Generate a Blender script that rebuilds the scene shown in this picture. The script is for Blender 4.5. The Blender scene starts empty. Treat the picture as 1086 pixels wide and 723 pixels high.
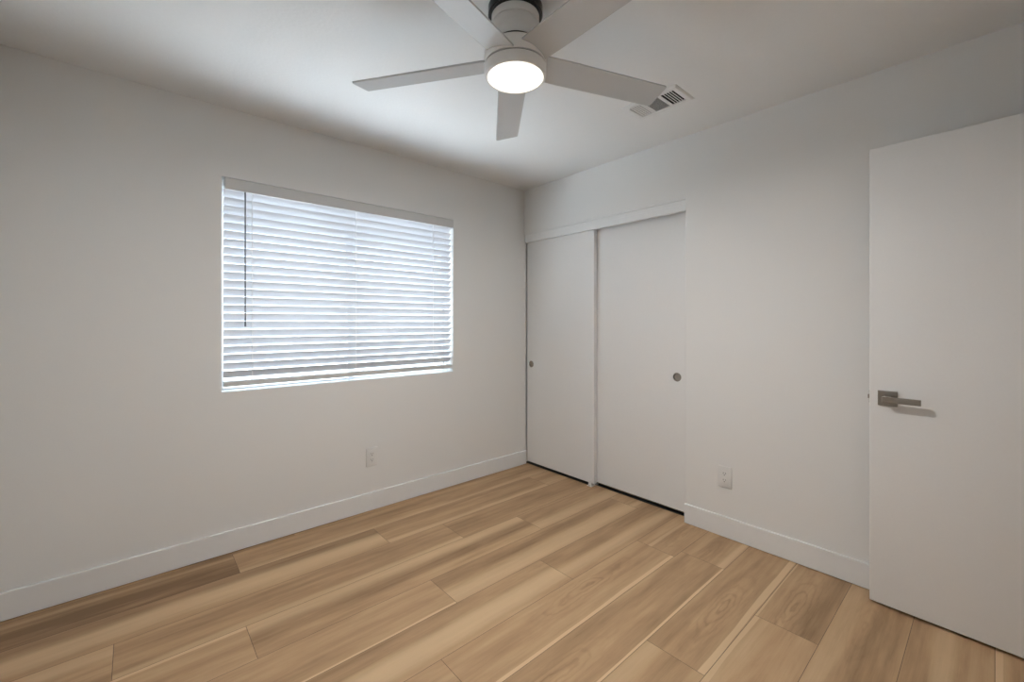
import bpy, bmesh, math, random
from mathutils import Vector, Matrix
random.seed(7)
scene = bpy.context.scene
COL = scene.collection
R = math.radians

# ------------------------------------------------------------------ camera
CAM = Vector((-2.6119, -2.7883, 1.2639)); YAW = 0.84691648; FPX = 453.137
cam = bpy.data.cameras.new('camera'); camo = bpy.data.objects.new('camera', cam); COL.objects.link(camo)
camo.location = CAM
camo.rotation_euler = (R(90), 0, YAW - R(90))
cam.sensor_width = 36; cam.sensor_fit = 'HORIZONTAL'
cam.lens = 36 * FPX / 1086
cam.shift_y = -(361.5 - 341.68) / 1086
cam.clip_start = 0.02
scene.camera = camo

# ------------------------------------------------------------------ light, world, exposure
SKY = 5.0; SKY_COL = (0.80, 0.92, 1.12)
SUN = 37.0
HALL = 5.0
FAN_WATTS = 22.5
vs = scene.view_settings
scene.display_settings.display_device = 'sRGB'
vs.view_transform = 'Standard'; vs.look = 'None'; vs.gamma = 1; vs.use_curve_mapping = False
vs.exposure = 0.0
w = bpy.data.worlds.new('sky'); scene.world = w; w.use_nodes = True
bg = w.node_tree.nodes['Background']; bg.inputs[0].default_value = (*SKY_COL, 1); bg.inputs[1].default_value = SKY
sl = bpy.data.lights.new('sun', 'SUN'); sl.energy = SUN; sl.angle = R(.6); sl.color = (.90, .96, 1.06)
so = bpy.data.objects.new('sun', sl); COL.objects.link(so)
so.rotation_euler = (R(3), 0, 0)                # high sun just behind the roof, lighting the yard below the window
hl = bpy.data.lights.new('hall_fill_light', 'AREA'); hl.shape = 'RECTANGLE'; hl.size = 1.5; hl.size_y = .9  # unseen fill light added in the hall to brighten the room
hl.energy = HALL; hl.color = (1, .93, .85)
ho = bpy.data.objects.new('hall_fill_light', hl); COL.objects.link(ho)
ho.location = (-.75, -4.0, 2.40)

# ------------------------------------------------------------------ materials
def new_mat(name):
    m = bpy.data.materials.new(name); m.use_nodes = True
    nt = m.node_tree
    return m, nt, nt.nodes['Principled BSDF']
def lin(c):
    f = lambda v: v / 12.92 if v <= .04045 else ((v + .055) / 1.055) ** 2.4
    return tuple(f(v / 255) for v in c)
def paint(name, col, rough=.6, bump=0., scale=120., spec=.3, metal=0., var=.015):
    m, nt, b = new_mat(name)
    tc = nt.nodes.new('ShaderNodeTexCoord')
    n = nt.nodes.new('ShaderNodeTexNoise'); n.inputs['Scale'].default_value = scale; n.inputs['Detail'].default_value = 3
    nt.links.new(tc.outputs['Object'], n.inputs['Vector'])
    mix = nt.nodes.new('ShaderNodeMix'); mix.data_type = 'RGBA'
    mix.inputs['A'].default_value = (*[max(0, c * (1 - var)) for c in col], 1)
    mix.inputs['B'].default_value = (*[min(1, c * (1 + var)) for c in col], 1)
    nt.links.new(n.outputs['Fac'], mix.inputs['Factor'])
    nt.links.new(mix.outputs['Result'], b.inputs['Base Color'])
    b.inputs['Roughness'].default_value = rough
    b.inputs['Specular IOR Level'].default_value = spec
    b.inputs['Metallic'].default_value = metal
    if bump:
        bp = nt.nodes.new('ShaderNodeBump'); bp.inputs['Strength'].default_value = bump; bp.inputs['Distance'].default_value = .003
        nt.links.new(n.outputs['Fac'], bp.inputs['Height']); nt.links.new(bp.outputs['Normal'], b.inputs['Normal'])
    return m
WALL = paint('wall_paint', (.83, .825, .81), .7, .06, 140)
CEIL = paint('ceiling_paint', (.86, .86, .855), .8, .25, 70)
TRIMP = paint('trim_paint', (.84, .84, .835), .42, .0, 40)
DOORP = paint('door_paint', (.83, .825, .815), .45, .03, 90)
HEADP = TRIMP
SLATM = paint('blind_vinyl', (.70, .705, .73), .4, .0, 60)
VALM = paint('blind_valance_vinyl', (.66, .655, .645), .45, .0, 60)
VINYL = paint('window_vinyl', (.85, .85, .85), .4)
FANW = paint('fan_white', (.88, .87, .85), .38, 0, 40)
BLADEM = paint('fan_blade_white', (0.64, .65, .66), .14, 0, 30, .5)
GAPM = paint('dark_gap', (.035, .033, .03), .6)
BLACKM = paint('black_gloss', (.006, .006, .007), .12, 0, 40, .5)
NICKEL = paint('satin_nickel', (.31, .285, .255), .36, 0, 200, .5, 1.0)
PULLM = paint('pull_nickel', (.36, .34, .31), .42, 0, 200, .5, 1.0)
PLATE = paint('outlet_plastic', (.80, .79, .77), .35)
SLOT = paint('outlet_slot', (.03, .028, .025), .6)
WANDM = paint('wand_smoke', (.16, .17, .19), .3)
CORDM = paint('cord_white', (.88, .88, .88), .8)
REGM = paint('register_enamel', (.82, .82, .81), .4)
DUCTM = paint('duct_dark', (.02, .02, .02), .8)
NYLON = paint('nylon_white', (.80, .79, .76), .4)
GROUND = paint('concrete_ground', (.62, .615, .61), .9, .2, 6)
BLOCK = paint('yard_helper_wall', (.50, .49, .47), .9, .3, 9)
def glass_mat():
    m, nt, b = new_mat('window_glass'); nt.nodes.remove(b)
    out = nt.nodes['Material Output']
    t = nt.nodes.new('ShaderNodeBsdfTransparent'); t.inputs[0].default_value = (.93, .96, .95, 1)
    g = nt.nodes.new('ShaderNodeBsdfGlossy'); g.inputs['Roughness'].default_value = .02
    mx = nt.nodes.new('ShaderNodeMixShader'); mx.inputs[0].default_value = .06
    nt.links.new(t.outputs[0], mx.inputs[1]); nt.links.new(g.outputs[0], mx.inputs[2]); nt.links.new(mx.outputs[0], out.inputs[0])
    return m
GLASS = glass_mat()
def emit_mat():
    m, nt, b = new_mat('fan_light_diffuser')
    b.inputs['Base Color'].default_value = (.9, .88, .84, 1)
    b.inputs['Emission Color'].default_value = (1, .93, .80, 1)
    b.inputs['Emission Strength'].default_value = 1.6
    return m
LEDM = emit_mat()

# ------------------------------------------------------------------ mesh helpers
def box(bm, x0, x1, y0, y1, z0, z1, bev=0., seg=2, mat=None):
    mtx = Matrix.Translation(((x0 + x1) / 2, (y0 + y1) / 2, (z0 + z1) / 2)) @ Matrix.Diagonal((x1 - x0, y1 - y0, z1 - z0, 1))
    if mat is not None: mtx = mat @ mtx
    r = bmesh.ops.create_cube(bm, size=1, matrix=mtx)
    if bev:
        es = list({e for v in r['verts'] for e in v.link_edges})
        bmesh.ops.bevel(bm, geom=es, offset=bev, segments=seg, affect='EDGES', profile=.5)
def prism(bm, pts, z0, z1, mtx=None):
    """pts: closed outline in xy, extruded from z0 to z1"""
    a = [bm.verts.new((x, y, z0)) for x, y in pts]; b = [bm.verts.new((x, y, z1)) for x, y in pts]
    n = len(pts)
    bm.faces.new(a[::-1]); bm.faces.new(b)
    for i in range(n): bm.faces.new((a[i], a[(i + 1) % n], b[(i + 1) % n], b[i]))
    if mtx is not None: bmesh.ops.transform(bm, matrix=mtx, verts=a + b)
def lathe(bm, prof, n=72, cx=0, cy=0):
    rings = []
    for r, z in prof:
        if r < 1e-6: rings.append([bm.verts.new((cx, cy, z))])
        else: rings.append([bm.verts.new((cx + r * math.cos(2 * math.pi * i / n), cy + r * math.sin(2 * math.pi * i / n), z)) for i in range(n)])
    for a, b in zip(rings, rings[1:]):
        for i in range(n):
            j = (i + 1) % n
            if len(a) == 1 and len(b) > 1: bm.faces.new((a[0], b[j], b[i]))
            elif len(b) == 1 and len(a) > 1: bm.faces.new((a[i], a[j], b[0]))
            elif len(a) > 1: bm.faces.new((a[i], a[j], b[j], b[i]))
def tube(bm, pts, r, n=10):
    pts = [Vector(p) for p in pts]; rings = []
    for i, p in enumerate(pts):
        d = (pts[min(i + 1, len(pts) - 1)] - pts[max(i - 1, 0)]).normalized()
        u = d.orthogonal().normalized(); v = d.cross(u)
        rings.append([bm.verts.new(p + r * (math.cos(2 * math.pi * k / n) * u + math.sin(2 * math.pi * k / n) * v)) for k in range(n)])
    for a, b in zip(rings, rings[1:]):
        for k in range(n): bm.faces.new((a[k], a[(k + 1) % n], b[(k + 1) % n], b[k]))
    bm.faces.new(rings[0][::-1]); bm.faces.new(rings[-1])
def obj(name, bm, mat, parent=None, smooth=False, loc=None, recalc=True):
    if recalc: bmesh.ops.recalc_face_normals(bm, faces=bm.faces)
    me = bpy.data.meshes.new(name); bm.to_mesh(me); bm.free()
    for m in (mat if isinstance(mat, (list, tuple)) else [mat]): me.materials.append(m)
    o = bpy.data.objects.new(name, me); COL.objects.link(o)
    if parent: o.parent = parent
    if loc: o.location = loc
    if smooth:
        for p in me.polygons: p.use_smooth = True
        try: me.set_sharp_from_angle(angle=R(35))
        except Exception: pass
    return o
def tag(o, label, cat, group=None, kind=None):
    o['label'] = label; o['category'] = cat
    if group: o['group'] = group
    if kind: o['kind'] = kind
    return o
def struct(o, label, cat): return tag(o, label, cat, kind='structure')
def empty(name, loc=(0, 0, 0), rz=0):
    o = bpy.data.objects.new(name, None); COL.objects.link(o); o.location = loc; o.rotation_euler = (0, 0, rz)
    o.empty_display_size = .05
    return o
BM = bmesh.new

# ------------------------------------------------------------------ room dimensions
H = 2.44; XL = -3.09; YB = -3.19; WT = .115
WX0, WX1, WZ0, WZ1 = -2.256, -.757, .881, 2.060      # window opening
CY = -1.487; CZ = 2.057                              # closet opening: y from CY to the corner, height CZ
DX0, DX1, DZ = -.925, -.135, 2.055                   # doorway in the wall behind the camera

# floor: planks, one quad each, with plank coordinates and look stored on the mesh
def build_floor():
    PW = .2293; Y0 = -.0357; X0, X1 = -3.25, .85
    joints = {0: [-1.9, -.55], 1: [-2.212], 2: [-1.515, -.2], 3: [-2.672, -1.163], 4: [-2.264, -.745], 5: [-1.522, -.05], 6: [-2.35, -.995],
              7: [-1.75, -.43], 8: [-2.6, -1.25 + .9], 9: [-1.084, .2], 10: [-2.0, -.603], 11: [-1.45], 12: [-2.5, -1.0], 13: [-1.9], 14: [-1.2], 15: [-2.2], 16: [-.9], 17: [-1.8], 18: [-.8], 19: [-2]}
    # per plank (row, index): s = cream streak (v centre, half width, softness, amount), d = dark band (v, half width, softness, amount), t = tone, c = figure (u from left, v, amount)
    look = {
        (0, 0): dict(t=-.25), (0, 1): dict(t=-.1), 
        (1, 0): dict(t=-.45, s=(.04, .012, .01, .25), d=(.17, .05, .06, .55)),
        (1, 1): dict(t=-.15, d=(.12, .03, .05, .2), s=(.215, .012, .02, .35)),
        (2, 0): dict(t=-.02, d=(.015, .04, .06, .8), s=(.125, .045, .04, .7)),
        (2, 1): dict(t=-.1, s=(.212, .012, .02, .6), d=(.05, .02, .04, .2)),
        (3, 0): dict(t=.05, s=(.05, .02, .02, .5)),
        (3, 1): dict(t=-.12, s=(.215, .012, .02, .5), d=(.08, .03, .04, .25)),
        (3, 2): dict(t=-.18, d=(.11, .05, .05, .3)),
        (4, 0): dict(t=.05, s=(.008, .01, .006, .8)),
        (4, 1): dict(t=.03, s=(.03, .035, .03, .55), d=(.105, .025, .05, .55)),
        (4, 2): dict(t=-.1, s=(.18, .03, .035, .55), d=(.06, .03, .04, .3)),
        (5, 0): dict(t=.05, s=(.224, .005, .004, .9), d=(.13, .02, .05, .15)),
        (5, 1): dict(t=-.02, d=(.04, .03, .05, .45), s=(.17, .035, .035, .7)),
        (6, 0): dict(t=-.02, d=(.03, .03, .06, .3), s=(.12, .03, .03, .85)),
        (6, 1): dict(t=.05, d=(.03, .04, .06, .35), s=(.14, .035, .03, .9)),
        (6, 2): dict(t=-.05, d=(.05, .03, .05, .4), s=(.16, .02, .03, .6)),
        (7, 1): dict(t=0, s=(.222, .008, .003, .95), c=(.75, .08, 1.), d=(.1, .03, .05, .1)),
        (7, 2): dict(t=-.1, s=(.08, .008, .006, .5), c=(.3, .15, .5)),
        (8, 1): dict(t=-.05, s=(.224, .008, .003, 1.), c=(1.05, .11, 1.), d=(.19, .02, .04, .2)),
        (8, 2): dict(t=-.1, s=(.205, .018, .006, .9), c=(.1, .1, .5)),
        (9, 0): dict(t=.12, d=(.13, .03, .05, .5), s=(.03, .02, .02, .4)),
        (9, 1): dict(t=-.05, s=(.214, .013, .004, .9), c=(.42, .12, 1.)),
        (10, 1): dict(t=.1, s=(.008, .012, .003, .7), c=(.75, .12, .6), d=(.2, .02, .05, .15)),
        (10, 2): dict(t=-.15, s=(.003, .006, .003, .6), c=(.2, .1, 1.), d=(.2, .02, .04, .3)),
        (11, 1): dict(t=.12, d=(.17, .035, .05, .65), s=(.04, .02, .03, .3), c=(1.1, .1, .4)),
        (12, 1): dict(t=-.05, s=(.12, .02, .02, .5), d=(.05, .02, .04, .4)),
        (12, 2): dict(t=-.05, s=(.10, .022, .02, .6), d=(.03, .02, .04, .3)),
        (13, 1): dict(t=.05, s=(.01, .012, .004, .7), d=(.1, .03, .05, .3)),
    }
    bm = BM()
    uv1 = bm.loops.layers.uv.new('plank_a'); uv2 = bm.loops.layers.uv.new('plank_b')
    names = ['pid', 'tone', 'sv', 'sw', 'ss', 'sa', 'dv', 'dw', 'ds', 'da', 'cu', 'cv', 'ca']
    lay = {n: bm.faces.layers.float.new(n) for n in names}
    for k in range(-1, 20):
        ya = Y0 - PW * (k - 1); yb = ya - PW
        if k == -1: continue
        xs = [X0 - 1] + sorted(joints.get(k, [-1.5])) + [X1 + .6]
        for i, (a, b) in enumerate(zip(xs, xs[1:])):
            xa, xb = max(a, X0), min(b, X1)
            if xb <= xa: continue
            vs_ = [bm.verts.new((xa, ya, 0)), bm.verts.new((xb, ya, 0)), bm.verts.new((xb, yb, 0)), bm.verts.new((xa, yb, 0))]
            f = bm.faces.new(vs_[::-1])
            for lp in f.loops:
                x, y, _ = lp.vert.co
                lp[uv1].uv = (x - a, ya - y); lp[uv2].uv = (b - x, y - yb)
            L = look.get((k, i), dict(t=random.uniform(-.1, .1), s=(random.uniform(.03, .2), .015, .02, random.uniform(.2, .7)), d=(random.uniform(.03, .2), .03, .04, random.uniform(.1, .5))))
            s = L.get('s', (.1, .01, .02, 0))
            if s[1] > .0135: s = (s[0], s[1] * .35, s[2] + s[1] * .9, s[3] * .8)
            elif s[2] > .007: s = (s[0], s[1] * .6, s[2] * 1.3, s[3] * .9)
            d = L.get('d', (.1, .02, .04, 0)); c = L.get('c', (.5, .1, 0))
            vals = dict(pid=random.uniform(0, 60), tone=L['t'], sv=s[0], sw=s[1], ss=s[2], sa=s[3], dv=d[0], dw=d[1], ds=d[2], da=d[3], cu=c[0], cv=c[1], ca=c[2])
            for n in names: f[lay[n]] = vals[n]
    bmesh.ops.recalc_face_normals(bm, faces=bm.faces)
    for f in bm.faces:
        if f.normal.z < 0: f.normal_flip()
    # ---- material
    m, nt, b = new_mat('oak_plank_floor')
    N = nt.nodes; Lk = nt.links.new
    def val(x):
        return x
    def math_(op, a, b_=None, c_=None, clamp=False):
        n = N.new('ShaderNodeMath'); n.operation = op; n.use_clamp = clamp
        for i, x in enumerate((a, b_, c_)):
            if x is None: continue
            if isinstance(x, (int, float)): n.inputs[i].default_value = x
            else: Lk(x, n.inputs[i])
        return n.outputs[0]
    def attr(nm):
        n = N.new('ShaderNodeAttribute'); n.attribute_name = nm; return n.outputs['Fac']
    def uvn(nm):
        n = N.new('ShaderNodeUVMap'); n.uv_map = nm
        s = N.new('ShaderNodeSeparateXYZ'); Lk(n.outputs[0], s.inputs[0]); return s.outputs[0], s.outputs[1]
    u, v = uvn('plank_a'); u2, v2 = uvn('plank_b')
    A = {n: attr(n) for n in names}
    def noise(su, sv, detail=3, rough=.5, off=0., dist=0.):
        c = N.new('ShaderNodeCombineXYZ')
        Lk(math_('MULTIPLY', u, su), c.inputs[0]); Lk(math_('MULTIPLY', v, sv), c.inputs[1])
        Lk(math_('ADD', A['pid'], off), c.inputs[2])
        n = N.new('ShaderNodeTexNoise'); n.inputs['Scale'].default_value = 1; n.inputs['Detail'].default_value = detail
        n.inputs['Roughness'].default_value = rough; n.inputs['Distortion'].default_value = dist
        Lk(c.outputs[0], n.inputs['Vector']); return n.outputs['Fac']
    wob = math_('MULTIPLY', math_('SUBTRACT', noise(1.6, 1., 2, .5, 3.3), .5), .05)
    vw = math_('ADD', v, wob)
    vw2 = math_('ADD', v, math_('MULTIPLY', wob, .5))
    def band(vv, ctr, hw, soft):
        dd = math_('SUBTRACT', math_('ABSOLUTE', math_('SUBTRACT', vv, ctr)), hw)
        t = math_('DIVIDE', dd, soft)
        t = math_('SUBTRACT', 1., t, clamp=True)
        return math_('MULTIPLY', math_('MULTIPLY', t, t), math_('SUBTRACT', 3., math_('MULTIPLY', t, 2.)))
    swv = math_('MULTIPLY', A['sw'], math_('ADD', .15, math_('MULTIPLY', noise(1.1, .5, 3, .55, 77), 1.5)))
    sm = math_('MULTIPLY', band(vw2, A['sv'], swv, A['ss']), A['sa'])
    sm = math_('MULTIPLY', sm, math_('ADD', .55, math_('MULTIPLY', noise(.9, 6, 2, .5, 9.1), .9), clamp=True))
    dm = math_('MULTIPLY', band(vw, A['dv'], A['dw'], A['ds']), A['da'])
    broad = noise(.8, 11, 3, .55, 0)
    mid = noise(2.2, 42, 4, .6, 17)
    fine = noise(7, 330, 2, .6, 29)
    blot = noise(3.2, 15, 4, .6, 53, .4)
    # cathedral figure
    du = math_('MULTIPLY', math_('SUBTRACT', u, A['cu']), .17); dv = math_('SUBTRACT', v, A['cv'])
    rr = math_('SQRT', math_('ADD', math_('MULTIPLY', du, du), math_('MULTIPLY', dv, dv)))
    rr = math_('ADD', rr, math_('MULTIPLY', math_('SUBTRACT', noise(6, 14, 3, .55, 41), .5), .055))
    ring = math_('POWER', math_('ADD', .5, math_('MULTIPLY', math_('SINE', math_('MULTIPLY', rr, 330.)), .5)), 3.)
    fall = math_('SUBTRACT', 1., math_('DIVIDE', rr, .075), clamp=True)
    fig = math_('MULTIPLY', math_('MULTIPLY', ring, fall), A['ca'])
    # value 0..1 dark..light
    t = math_('ADD', .5, math_('MULTIPLY', math_('SUBTRACT', broad, .5), .75))
    t = math_('ADD', t, math_('MULTIPLY', math_('SUBTRACT', mid, .5), .42))
    t = math_('ADD', t, math_('MULTIPLY', math_('SUBTRACT', fine, .5), .16))
    t = math_('ADD', t, math_('MULTIPLY', math_('SUBTRACT', blot, .5), .46))
    t = math_('ADD', t, math_('MULTIPLY', A['tone'], .5))
    t = math_('SUBTRACT', t, math_('MULTIPLY', fig, .22))
    t = math_('SUBTRACT', t, math_('MULTIPLY', dm, .42))
    ramp = N.new('ShaderNodeValToRGB'); Lk(t, ramp.inputs[0])
    cr = ramp.color_ramp
    cr.elements[0].position = 0.; cr.elements[0].color = (*FLOOR_D, 1)
    cr.elements[1].position = 1.; cr.elements[1].color = (*FLOOR_L, 1)
    e = cr.elements.new(.5); e.color = (*FLOOR_M, 1)
    mx = N.new('ShaderNodeMix'); mx.data_type = 'RGBA'; Lk(sm, mx.inputs['Factor']); Lk(ramp.outputs[0], mx.inputs['A'])
    mx.inputs['B'].default_value = (*FLOOR_S, 1)
    edge = math_('MINIMUM', math_('MINIMUM', u, u2), math_('MINIMUM', v, v2))
    gap = math_('LESS_THAN', edge, .0011)
    mg = N.new('ShaderNodeMix'); mg.data_type = 'RGBA'; Lk(math_('MULTIPLY', gap, .8), mg.inputs['Factor']); Lk(mx.outputs['Result'], mg.inputs['A'])
    mg.inputs['B'].default_value = (.10, .065, .04, 1)
    Lk(mg.outputs['Result'], b.inputs['Base Color'])
    b.inputs['Roughness'].default_value = .46; b.inputs['Specular IOR Level'].default_value = .35
    bp = N.new('ShaderNodeBump'); bp.inputs['Strength'].default_value = .12; bp.inputs['Distance'].default_value = .001
    Lk(math_('SUBTRACT', math_('MULTIPLY', fine, .5), gap), bp.inputs['Height']); Lk(bp.outputs[0], b.inputs['Normal'])
    o = obj('floor', bm, m, recalc=False)
    struct(o, 'light oak plank floor with cream streaks running towards the closet', 'floor')
FLOOR_D = lin((128, 99, 69)); FLOOR_M = lin((188, 155, 119)); FLOOR_L = lin((217, 186, 148)); FLOOR_S = lin((221, 192, 154))
build_floor()
b_ = BM(); box(b_, -3.25, .85, -4.5, .16, -.2, -.004)
struct(obj('floor_slab', b_, GROUND), 'concrete slab under the plank floor', 'floor')
b_ = BM(); box(b_, XL - .12, .85, YB - 1.35, .16, H, H + .15)
struct(obj('ceiling', b_, CEIL), 'white orange peel textured ceiling over the room', 'ceiling')

# window wall (y = 0)
b_ = BM()
box(b_, XL - .12, WX0, 0, .16, 0, H); box(b_, WX0, WX1, 0, .085, 0, WZ0); box(b_, WX0, WX1, .085, .16, 0, WZ0 - .03); box(b_, WX0, WX1, 0, .16, WZ1, H)
box(b_, WX1, .017, 0, .16, 0, H); box(b_, .017, .85, .035, .16, 0, H)
struct(obj('wall_window', b_, WALL), 'off-white painted wall with the window and blind', 'wall')
# closet wall (x = 0): header, solid length with a rounded jamb corner
b_ = BM()
box(b_, 0, WT, YB - WT, .0, CZ, H)
rc = .007
arc = [(rc - rc * math.cos(a), CY - rc + rc * math.sin(a)) for a in [R(x) for x in (0, 22, 45, 68, 90)]]
prism(b_, arc + [(WT, CY), (WT, YB - WT), (0, YB - WT)], 0, CZ)
struct(obj('wall_closet', b_, WALL), 'off-white painted wall holding the sliding closet on the right', 'wall')
b_ = BM()
box(b_, XL - .12, XL, YB - WT, 0, 0, H)
struct(obj('wall_left', b_, WALL), 'plain off-white wall left of the window wall', 'wall')
b_ = BM()
box(b_, XL, DX0, YB - WT, YB, 0, H); box(b_, DX1, 0, YB - WT, YB, 0, H); box(b_, DX0, DX1, YB - WT, YB, DZ, H)
struct(obj('wall_back', b_, WALL), 'off-white wall behind the camera with the doorway', 'wall')
b_ = BM()
box(b_, .75, .85, YB - WT, .035, 0, H); box(b_, WT, .75, YB - WT, -1.62, 0, H)
struct(obj('wall_closet_inside', b_, WALL), 'inner walls of the closet behind the sliding doors', 'wall')
b_ = BM()
box(b_, XL - .12, .85, YB - 1.35, YB - 1.25, 0, H); box(b_, XL - .12, XL, YB - 1.25, YB - WT, 0, H); box(b_, .75, .85, YB - 1.25, YB - WT, 0, H)
struct(obj('wall_hall', b_, WALL), 'hallway walls beyond the open door', 'wall')
b_ = BM(); box(b_, -14, 12, .16, 16, -.25, -.15)
struct(obj('ground', b_, GROUND), 'pale concrete yard outside the window', 'ground')

b_ = BM(); box(b_, -14, 12, 3.4, 3.55, -.2, 1.9)  # unseen wall added so the gaps between slats look out on something dimmer
struct(obj('wall_yard_helper', b_, BLOCK), 'pale block wall added across the yard to dim the gaps between the slats', 'wall')

# baseboards (flat, eased top)
def baseboard(name, p0, p1, nrm, label):
    t, h = .014, .121
    d = (Vector(p1) - Vector(p0)); L = d.length; d.normalize(); n = Vector(nrm)
    prof = [(0, 0), (t - .007, 0), (t - .007, .0035), (t, .0035), (t, h - .004), (t - .0012, h - .0012), (t - .004, h), (0, h)]
    bm = BM(); A_ = [bm.verts.new(Vector((*p0, 0)) + Vector((*(n * x), z))) for x, z in prof]
    B_ = [bm.verts.new(Vector((*p1, 0)) + Vector((*(n * x), z))) for x, z in prof]
    k = len(prof)
    for i in range(k): bm.faces.new((A_[i], A_[(i + 1) % k], B_[(i + 1) % k], B_[i]))
    bm.faces.new(A_); bm.faces.new(B_[::-1])
    struct(obj(name, bm, TRIMP), label, 'baseboard')
baseboard('baseboard_window', (XL, 0), (.012, 0), (0, -1), 'white baseboard along the wall under the window')
baseboard('baseboard_closet', (0, CY - .002), (0, YB + .0), (-1, 0), 'white baseboard between the closet and the open door')
baseboard('baseboard_left', (XL, YB), (XL, -.014), (1, 0), 'white baseboard along the left wall')
baseboard('baseboard_back', (XL + .014, YB), (DX0 - .06, YB), (0, 1), 'white baseboard behind the camera')
# doorway casing behind the camera
b_ = BM()
for (a, b) in ((DX0 - .057, DX0), (DX1, DX1 + .057)): box(b_, a, b, YB, YB + .014, 0, DZ + .057, .003)
box(b_, DX0, DX1, YB, YB + .014, DZ, DZ + .057, .003)
struct(obj('trim_2', b_, TRIMP), 'white casing around the doorway behind the camera', 'trim')

# ------------------------------------------------------------------ window
win = empty('window_1', (0, 0, 0)); struct(win, 'wide white vinyl sliding window behind the blind', 'window')
b_ = BM(); fy0, fy1 = .085, .15
for (x0, x1, z0, z1) in ((WX0, WX0 + .008, WZ0 - .03, WZ1), (WX1 - .008, WX1, WZ0 - .03, WZ1), (WX0 + .008, WX1 - .008, WZ0 - .03, WZ0 - .012), (WX0 + .008, WX1 - .008, WZ1 - .03, WZ1)):
    box(b_, x0, x1, fy0, fy1, z0, z1)
obj('window_frame', b_, VINYL, win)
for (xa, xb, y) in ((WX0 + .009, -1.50, .105), (-1.535, WX1 - .009, .128)):
    b_ = BM(); s = .03; z0, z1 = WZ0 - .012, WZ1 - .031
    sa = .012 if xa < -2 else .035; sb = .035 if xa < -2 else .012
    box(b_, xa, xa + sa, y - .01, y + .01, z0, z1); box(b_, xb - sb, xb, y - .01, y + .01, z0, z1)
    box(b_, xa + sa, xb - sb, y - .01, y + .01, z0, z0 + .022); box(b_, xa + sa, xb - sb, y - .01, y + .01, z1 - s, z1)
    sash = obj('sash', b_, VINYL, win)
    b_ = BM(); box(b_, xa + sa, xb - sb, y - .002, y + .002, z0 + .022, z1 - s)
    obj('pane', b_, GLASS, sash)

# ------------------------------------------------------------------ blind
SX0, SX1 = -2.2435, -.7615
TH = R(51); PITCH = .0458; SW = .0495
bl = empty('window_blind', (-1.5, .035, WZ0 + .02))
tag(bl, 'white faux wood slat blind hanging in the bright window', 'blind')
def bl_obj(name, bm, mat, parent=bl, smooth=False):
    o = obj(name, bm, mat, parent, smooth)
    if parent is bl: o.matrix_parent_inverse = Matrix.Translation(-bl.location)
    return o
b_ = BM(); box(b_, SX0, SX1 - .001, .014, .06, 2.008, 2.052, .002); bl_obj('headrail', b_, VALM)
b_ = BM(); box(b_, SX0 + .001, WX1 - .001, -.008, .004, 1.992, 2.056, .003); o = bl_obj('valance', b_, VALM); o['label'] = 'flat grey looking valance board'
yc = .036; dz = SW / 2 * math.sin(TH)
def slat_bm():
    bm = BM(); n = 8; up = []; lo = []
    for i in range(n + 1):
        s = -1 + 2 * i / n; y = s * SW / 2; crown = .0022 * (1 - s * s); th = .0014 * (1 - .55 * s ** 6)
        up.append((y, crown + th)); lo.append((y, crown - th))
    prof = up + lo[::-1]
    c, s_ = math.cos(-TH), math.sin(-TH)
    prof = [(y * c - z * s_, y * s_ + z * c) for y, z in prof]
    A_ = [bm.verts.new((SX0, y, z)) for y, z in prof]; B_ = [bm.verts.new((SX1, y, z)) for y, z in prof]; k = len(prof)
    for i in range(k): bm.faces.new((A_[i], A_[(i + 1) % k], B_[(i + 1) % k], B_[i]))
    bm.faces.new(A_); bm.faces.new(B_[::-1]); return bm
proto = None
for k in range(-1, 22):
    z = 1.955 - PITCH * k - dz
    if proto is None:
        proto = bl_obj('slat', slat_bm(), SLATM, bl, True); o = proto
    else:
        o = proto.copy(); COL.objects.link(o)
    o.location = (0, yc, z)
b_ = BM(); box(b_, SX0, SX1, .012, .062, .908, .936, .004, 3); o = bl_obj('bottom_rail', b_, VALM)
for x in (-2.107, -1.509, -.922):
    b_ = BM()
    yf = yc - SW / 2 * math.cos(TH) - .0015; yb = yc + SW / 2 * math.cos(TH) + .0015
    box(b_, x - .0016, x + .0016, yf - .0006, yf + .0006, .935, 2.01); box(b_, x - .0016, x + .0016, yb - .0006, yb + .0006, .935, 2.01)
    bl_obj('ladder_cord', b_, CORDM)
b_ = BM(); tube(b_, [(-2.146, .0075, 2.0), (-2.146, -.001, 1.992), (-2.146, -.0045, 1.97), (-2.146, -.0045, 1.243)], .0036, 10)
tube(b_, [(-2.146, -.0045, 1.262), (-2.146, -.0045, 1.240)], .005, 10)
o = bl_obj('tilt_wand', b_, WANDM, bl, True); o['label'] = 'dark grey tilt wand'

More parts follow.
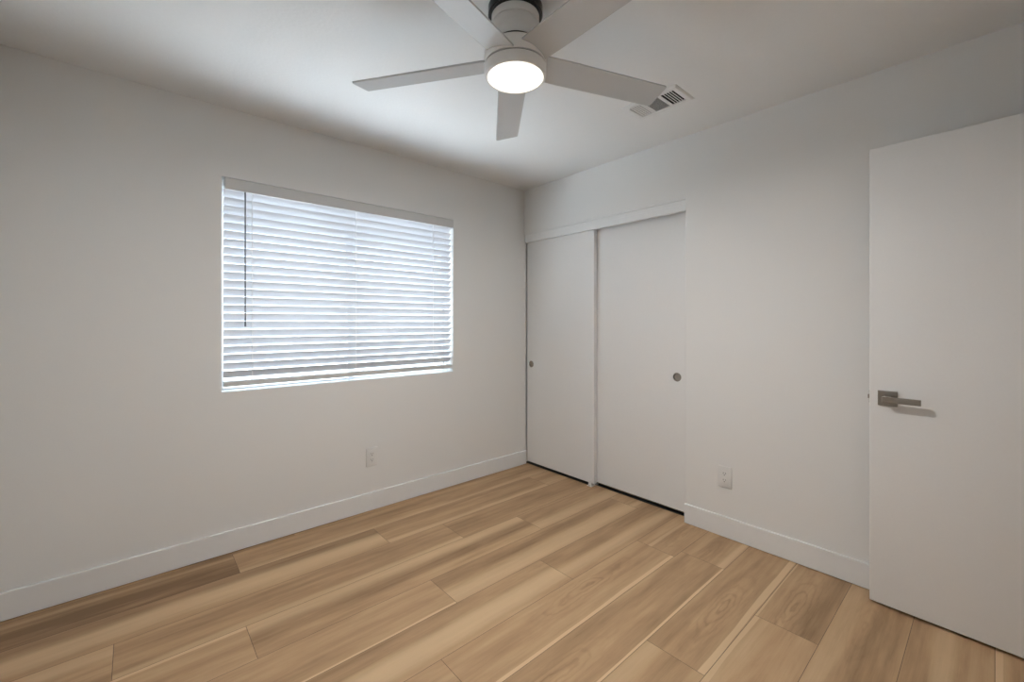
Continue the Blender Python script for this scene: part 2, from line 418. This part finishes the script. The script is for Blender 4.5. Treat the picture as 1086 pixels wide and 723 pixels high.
# ------------------------------------------------------------------ closet doors, fascia, guide
b_ = BM()
prof = [(.004, CZ), (.004, CZ - .012), (.010, CZ - .016), (.010, CZ - .040), (.008, CZ - .044), (.008, CZ - .080), (.011, CZ - .0845), (.030, CZ - .0845), (.030, CZ)]
A_ = [b_.verts.new((x, CY + .001, z)) for x, z in prof]; B_ = [b_.verts.new((x, -.001, z)) for x, z in prof]; k = len(prof)
for i in range(k): b_.faces.new((A_[i], A_[(i + 1) % k], B_[(i + 1) % k], B_[i]))
b_.faces.new(A_); b_.faces.new(B_[::-1])
struct(obj('trim_1', b_, TRIMP), 'white fascia board over the sliding closet doors', 'trim')
def closet_door(name, x0, y0, y1, z0, z1, py, pz, label):
    d = empty(name, (x0 + .017, (y0 + y1) / 2, z0)); struct(d, label, 'door')
    # panel with a round recess for the finger pull
    loc = d.location
    def put(n, bm, m, smooth=False, par=d):
        o = obj(n, bm, m, par, smooth)
        o.matrix_parent_inverse = Matrix.Translation(-loc) if par is d else Matrix.Identity(4)
        return o
    bm = BM(); x1 = x0 + .034; r = .027; n = 40
    front = [bm.verts.new((x0, y, z)) for y, z in ((y0, z0), (y1, z0), (y1, z1), (y0, z1))]
    ring = [bm.verts.new((x0, py + r * math.cos(2 * math.pi * i / n), pz + r * math.sin(2 * math.pi * i / n))) for i in range(n)]
    fe = [bm.edges.new((front[i], front[(i + 1) % 4])) for i in range(4)] + [bm.edges.new((ring[i], ring[(i + 1) % n])) for i in range(n)]
    bmesh.ops.triangle_fill(bm, use_beauty=True, use_dissolve=False, edges=fe)
    # drop triangles inside the hole
    for f in [f for f in bm.faces if (f.calc_center_median() - Vector((x0, py, pz))).length < r * .98]: bm.faces.remove(f)
    back = [bm.verts.new((x1, y, z)) for y, z in ((y0, z0), (y1, z0), (y1, z1), (y0, z1))]
    for i in range(4): bm.faces.new((front[i], front[(i + 1) % 4], back[(i + 1) % 4], back[i]))
    bm.faces.new(back)
    rin = [bm.verts.new((x0 + .013, v.co.y, v.co.z)) for v in ring]
    for i in range(n): bm.faces.new((ring[i], ring[(i + 1) % n], rin[(i + 1) % n], rin[i]))
    bm.faces.new(rin)
    put('panel', bm, DOORP)
    bm = BM()
    lathe(bm, [(.0, -.0095), (.020, -.0095), (.0235, -.0088), (.0245, -.006), (.0248, .0004), (.0262, .0014), (.0285, .0008), (.0288, -.0002), (.0268, -.0002), (.0262, -.0115), (0, -.0115)], 40)
    bmesh.ops.transform(bm, matrix=Matrix.Translation((x0, py, pz)) @ Matrix.Rotation(R(-90), 4, 'Y'), verts=bm.verts)
    o = put('finger_pull', bm, PULLM, True); o['label'] = 'round recessed nickel finger pull'
    return d
closet_door('door_1', .032, -.748, -.004, .023, 1.99, -.057, .893, 'flat white sliding closet door nearest the window wall')
closet_door('door_2', .074, -1.482, -.712, .027, 1.99, -1.396, .902, 'flat white sliding closet door nearest the outlet, behind the other')
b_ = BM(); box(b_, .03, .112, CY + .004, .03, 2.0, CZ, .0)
struct(obj('trim_3', b_, GAPM), 'dark sliding track behind the closet fascia', 'trim')
b_ = BM(); box(b_, .034, WT - .001, -.73, .03, 0, .0015); box(b_, .0745, WT - .001, CY + .002, -.73, 0, .0015)  # added strip, coloured dark to blacken the gap below the doors
struct(obj('closet_gap_strip', b_, GAPM), 'dark strip added on the floor to blacken the gap under the closet doors', 'trim')
# floor guide
g = empty('door_guide', (.04, -.715, 0)); tag(g, 'small white nylon guide on the floor between the closet doors', 'door guide')
b_ = BM(); box(b_, -.028, .066, -.022, .022, 0, .005, .0015); obj('base_plate', b_, NYLON, g)
b_ = BM(); box(b_, -.0185, -.012, -.014, .014, .0045, .036, .002); obj('guide_fin', b_, NYLON, g)
b_ = BM(); box(b_, .0275, .0325, -.014, .014, .0045, .036, .002); obj('guide_fin', b_, NYLON, g)
b_ = BM(); lathe(b_, [(0, .008), (.003, .0075), (.0042, .005), (.0042, .004), (0, .004)], 16, -.0245, .0); obj('screw', b_, NICKEL, g, True)

# ------------------------------------------------------------------ hinged door
DA = math.atan(.0226)
door = empty('door_3', (-.139, -3.173, .012), -DA)           # local +y runs from hinge to free edge, -x is the face seen
struct(door, 'flat white hinged door standing open against the right wall', 'door')
DW, DH, DT = .7625, 2.032, .035
b_ = BM(); box(b_, 0, DT, 0, DW, 0, DH, .004, 3); obj('panel', b_, DOORP, door, True)
def lever(side, par):
    s = -1 if side < 0 else 1; x0 = 0 if side < 0 else DT
    yc_, zc_ = DW - .0635, .917
    b_ = BM(); xs = sorted((x0, x0 + s * .009)); box(b_, *xs, yc_ - .033, yc_ + .033, zc_ - .033, zc_ + .033, .0015, 2)
    hnd = obj('door_handle', b_, NICKEL, par); hnd['label'] = 'satin nickel square rose lever handle'
    b_ = BM(); xs = sorted((x0 + s * .009, x0 + s * .046)); box(b_, *xs, yc_ - .0115, yc_ + .0115, zc_ - .0115, zc_ + .0115, .0012)
    obj('spindle', b_, NICKEL, hnd)
    b_ = BM(); xs = sorted((x0 + s * .044, x0 + s * .055)); box(b_, *xs, yc_ - .112, yc_ + .0125, zc_ - .0125, zc_ + .0125, .0016, 2)
    obj('lever', b_, NICKEL, hnd)
lever(-1, door); lever(1, door)
b_ = BM(); box(b_, .005, .030, DW - .0005, DW + .0015, .917 - .028, .917 + .028, .0006); latch = obj('latch_plate', b_, NICKEL, door)
b_ = BM(); prism(b_, [(.011, DW + .001), (.024, DW + .001), (.024, DW + .003), (.011, DW + .007)], .917 - .009, .917 + .009); obj('latch_bolt', b_, NICKEL, latch)
for z in (.18, 1.0, 1.82):
    b_ = BM(); lathe(b_, [(0, z - .045), (.006, z - .045), (.006, z + .045), (0, z + .045)], 16, -.004, -.006); obj('hinge', b_, NICKEL, door, True)

# ------------------------------------------------------------------ outlets
def outlet(loc, rz, label):
    o = empty('wall_outlet', loc, rz); tag(o, label, 'outlet', 'duplex wall outlets')   # local -y faces the room
    b_ = BM(); box(b_, -.0395, .0395, -.0062, 0, -.062, .062, .003, 3); obj('cover_plate', b_, PLATE, o, True)
    for dz_ in (.0195, -.0195):
        bm = BM()
        pts = []
        for i in range(32):
            a = 2 * math.pi * i / 32; x, z = .0172 * math.cos(a), .0172 * math.sin(a)
            pts.append((x, max(-.0142, min(.0142, z))))
        prism(bm, pts, 0, .0022, Matrix.Translation((0, -.006, dz_)) @ Matrix.Rotation(R(90), 4, 'X'))
        rc_ = obj('receptacle', bm, PLATE, o)
        for (sx, w_, h_, zz) in ((-.0064, .0022, .0085, .003), (.0064, .0022, .0072, .003), (0, .0046, .0046, -.0078)):
            bm = BM(); box(bm, sx - w_ / 2, sx + w_ / 2, -.0086, -.0078, dz_ + zz - h_ / 2, dz_ + zz + h_ / 2); obj('slot', bm, SLOT, rc_)
    b_ = BM(); lathe(b_, [(0, .0012), (.0022, .001), (.0032, 0), (0, -.001)], 16)
    bmesh.ops.transform(b_, matrix=Matrix.Translation((0, -.0062, 0)) @ Matrix.Rotation(R(90), 4, 'X'), verts=b_.verts)
    obj('screw', b_, PLATE, o, True)
    return o
outlet((-1.412, 0, .358), 0, 'white duplex outlet low on the wall under the window')
outlet((0, -1.7315, .353), R(-90), 'white duplex outlet right of the closet above the baseboard')

# ------------------------------------------------------------------ ceiling register
RG = empty('ceiling_register', (-.507, -1.585, H)); tag(RG, 'white three-way ceiling air register beside the fan blade tip', 'air vent')
fx, fy = .1, .158; ix, iy = .068, .126
b_ = BM()
def ring_xy(a, b, z): return [b_.verts.new((sx * a, sy * b, z)) for sx, sy in ((-1, -1), (1, -1), (1, 1), (-1, 1))]
levels = [ring_xy(fx, fy, 0), ring_xy(fx, fy, -.002), ring_xy(fx - .010, fy - .010, -.008), ring_xy(ix + .004, iy + .004, -.009), ring_xy(ix, iy, -.007), ring_xy(ix, iy, 0)]
for a, b in zip(levels, levels[1:]):
    for i in range(4): b_.faces.new((a[i], a[(i + 1) % 4], b[(i + 1) % 4], b[i]))
obj('frame', b_, REGM, RG)
b_ = BM(); box(b_, -ix, ix, -iy, iy, -.0008, -.0002); obj('duct_backing', b_, DUCTM, RG)
for y in (-.0495, .0495):
    b_ = BM(); box(b_, -ix, ix, y - .009, y + .009, -.0085, -.0068, .0005); obj('divider', b_, REGM, RG)
def fin(x0, x1, y0, y1, axis, ang, w_=.0085):
    b_ = BM(); L_, t_ = (x1 - x0), .0012
    if axis == 'x':
        M_ = Matrix.Translation(((x0 + x1) / 2, y0, -.0045)) @ Matrix.Rotation(ang, 4, 'X'); box(b_, -L_ / 2, L_ / 2, -w_ / 2, w_ / 2, -t_ / 2, t_ / 2, mat=M_)
    else:
        L_ = y1 - y0; M_ = Matrix.Translation((x0, (y0 + y1) / 2, -.0045)) @ Matrix.Rotation(ang, 4, 'Y'); box(b_, -w_ / 2, w_ / 2, -L_ / 2, L_ / 2, -t_ / 2, t_ / 2, mat=M_)
    obj('louver', b_, REGM, RG)
for i in range(4): fin(-ix, ix, -.1115 + .0136 * i, 0, 'x', R(12), .0056)
for i in range(5): fin(-ix, ix, .0648 + .0132 * i, 0, 'x', R(-14), .0088)
for i in range(14): fin(-.063 + .0097 * i, 0, -.0405, .0405, 'y', R(-48))

# ------------------------------------------------------------------ ceiling fan
FC = (-1.542, -1.597)
fan = empty('ceiling_fan', (FC[0], FC[1], H)); tag(fan, 'white flush five-blade ceiling fan with a lit round lamp', 'ceiling fan')
def P(prof): return [(r, z - H) for r, z in prof]
b_ = BM(); lathe(b_, P([(0, 2.439), (.099, 2.439), (.102, 2.436), (.102, 2.409), (.099, 2.405), (.088, 2.404), (0, 2.404)]))
o = obj('mounting_ring', b_, BLACKM, fan, True); o['label'] = 'glossy black mounting ring'
b_ = BM(); lathe(b_, P([(0, 2.41), (.088, 2.41), (.089, 2.408), (.089, 2.3775), (.0885, 2.3765), (.0845, 2.3755), (.0845, 2.3725), (.0875, 2.3715), (.088, 2.3705), (.088, 2.345), (.0865, 2.340), (.0835, 2.336), (.0825, 2.333), (.083, 2.308), (.082, 2.3045), (.080, 2.304), (0, 2.304)]))
obj('canopy', b_, FANW, fan, True)
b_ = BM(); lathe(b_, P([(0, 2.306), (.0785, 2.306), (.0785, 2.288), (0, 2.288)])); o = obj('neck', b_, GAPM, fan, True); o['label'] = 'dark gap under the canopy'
b_ = BM(); lathe(b_, P([(0, 2.2905), (.082, 2.2905), (.0845, 2.290), (.098, 2.2855), (.109, 2.279), (.1150, 2.268), (.1165, 2.256), (.1165, 2.2245), (.1155, 2.2225), (0, 2.2225)]))
obj('motor_housing', b_, FANW, fan, True)
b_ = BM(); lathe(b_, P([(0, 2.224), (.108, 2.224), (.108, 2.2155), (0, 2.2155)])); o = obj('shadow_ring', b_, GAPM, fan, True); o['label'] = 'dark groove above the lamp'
b_ = BM(); lathe(b_, P([(0, 2.217), (.1145, 2.217), (.1160, 2.2158), (.1160, 2.187), (.1145, 2.1805), (.111, 2.1775), (.1065, 2.1768), (.1045, 2.178), (.1045, 2.186), (0, 2.186)]))
lk = obj('light_kit', b_, FANW, fan, True)
b_ = BM(); lathe(b_, P([(.1042, 2.184), (.1038, 2.1795), (.101, 2.1775), (.085, 2.1762), (.05, 2.1752), (0, 2.1748)]))
o = obj('lamp_diffuser', b_, LEDM, lk, True); o['label'] = 'glowing warm white lamp disc'
fl = bpy.data.lights.new('fan_lamp', 'AREA'); fl.shape = 'DISK'; fl.size = .2; fl.energy = FAN_WATTS; fl.color = (.93, .915, .89)
flo = bpy.data.objects.new('fan_lamp', fl); COL.objects.link(flo); flo.location = (FC[0], FC[1], 2.1738)
BZ = 2.2385 - H; PT = R(13)
def blade_bm():
    bm = BM(); r0, r1 = .094, .662; t = .0032
    def half(r):
        s = (r - r0) / (r1 - r0); return .0605 - .0025 * s
    top = []
    cr = .006; ra = .1175
    am = math.asin(.058 / ra)
    outl = [(ra * math.cos(am * k / 6), ra * math.sin(am * k / 6)) for k in range(6, -7, -1)]
    outl += [(.20, -half(.2)), (.42, -half(.42)), (r1 - cr, -half(r1)), (r1 - .002, -half(r1) + .002), (r1, -half(r1) + cr)]
    outl += [(r1, half(r1) - cr), (r1 - .002, half(r1) - .002), (r1 - cr, half(r1)), (.42, half(.42)), (.20, half(.2))]
    prism(bm, outl, -t, t)
    bmesh.ops.rotate(bm, cent=(0, 0, 0), matrix=Matrix.Rotation(-PT, 3, 'X'), verts=bm.verts)
    return bm
b0 = obj('fan_blade', blade_bm(), BLADEM, fan); blades = [b0]
for i in range(1, 5):
    c = b0.copy(); COL.objects.link(c); blades.append(c)
b_ = BM(); box(b_, .100, .150, -.024, .024, .0025, .008, .001, mat=Matrix.Rotation(-PT, 4, 'X'))
h0 = obj('blade_holder', b_, FANW, b0)
for i, b in enumerate(blades):
    b.location = (0, 0, BZ); b.rotation_euler = (0, 0, R(52 + 72 * i))
    if i:
        c = h0.copy(); COL.objects.link(c); c.parent = b
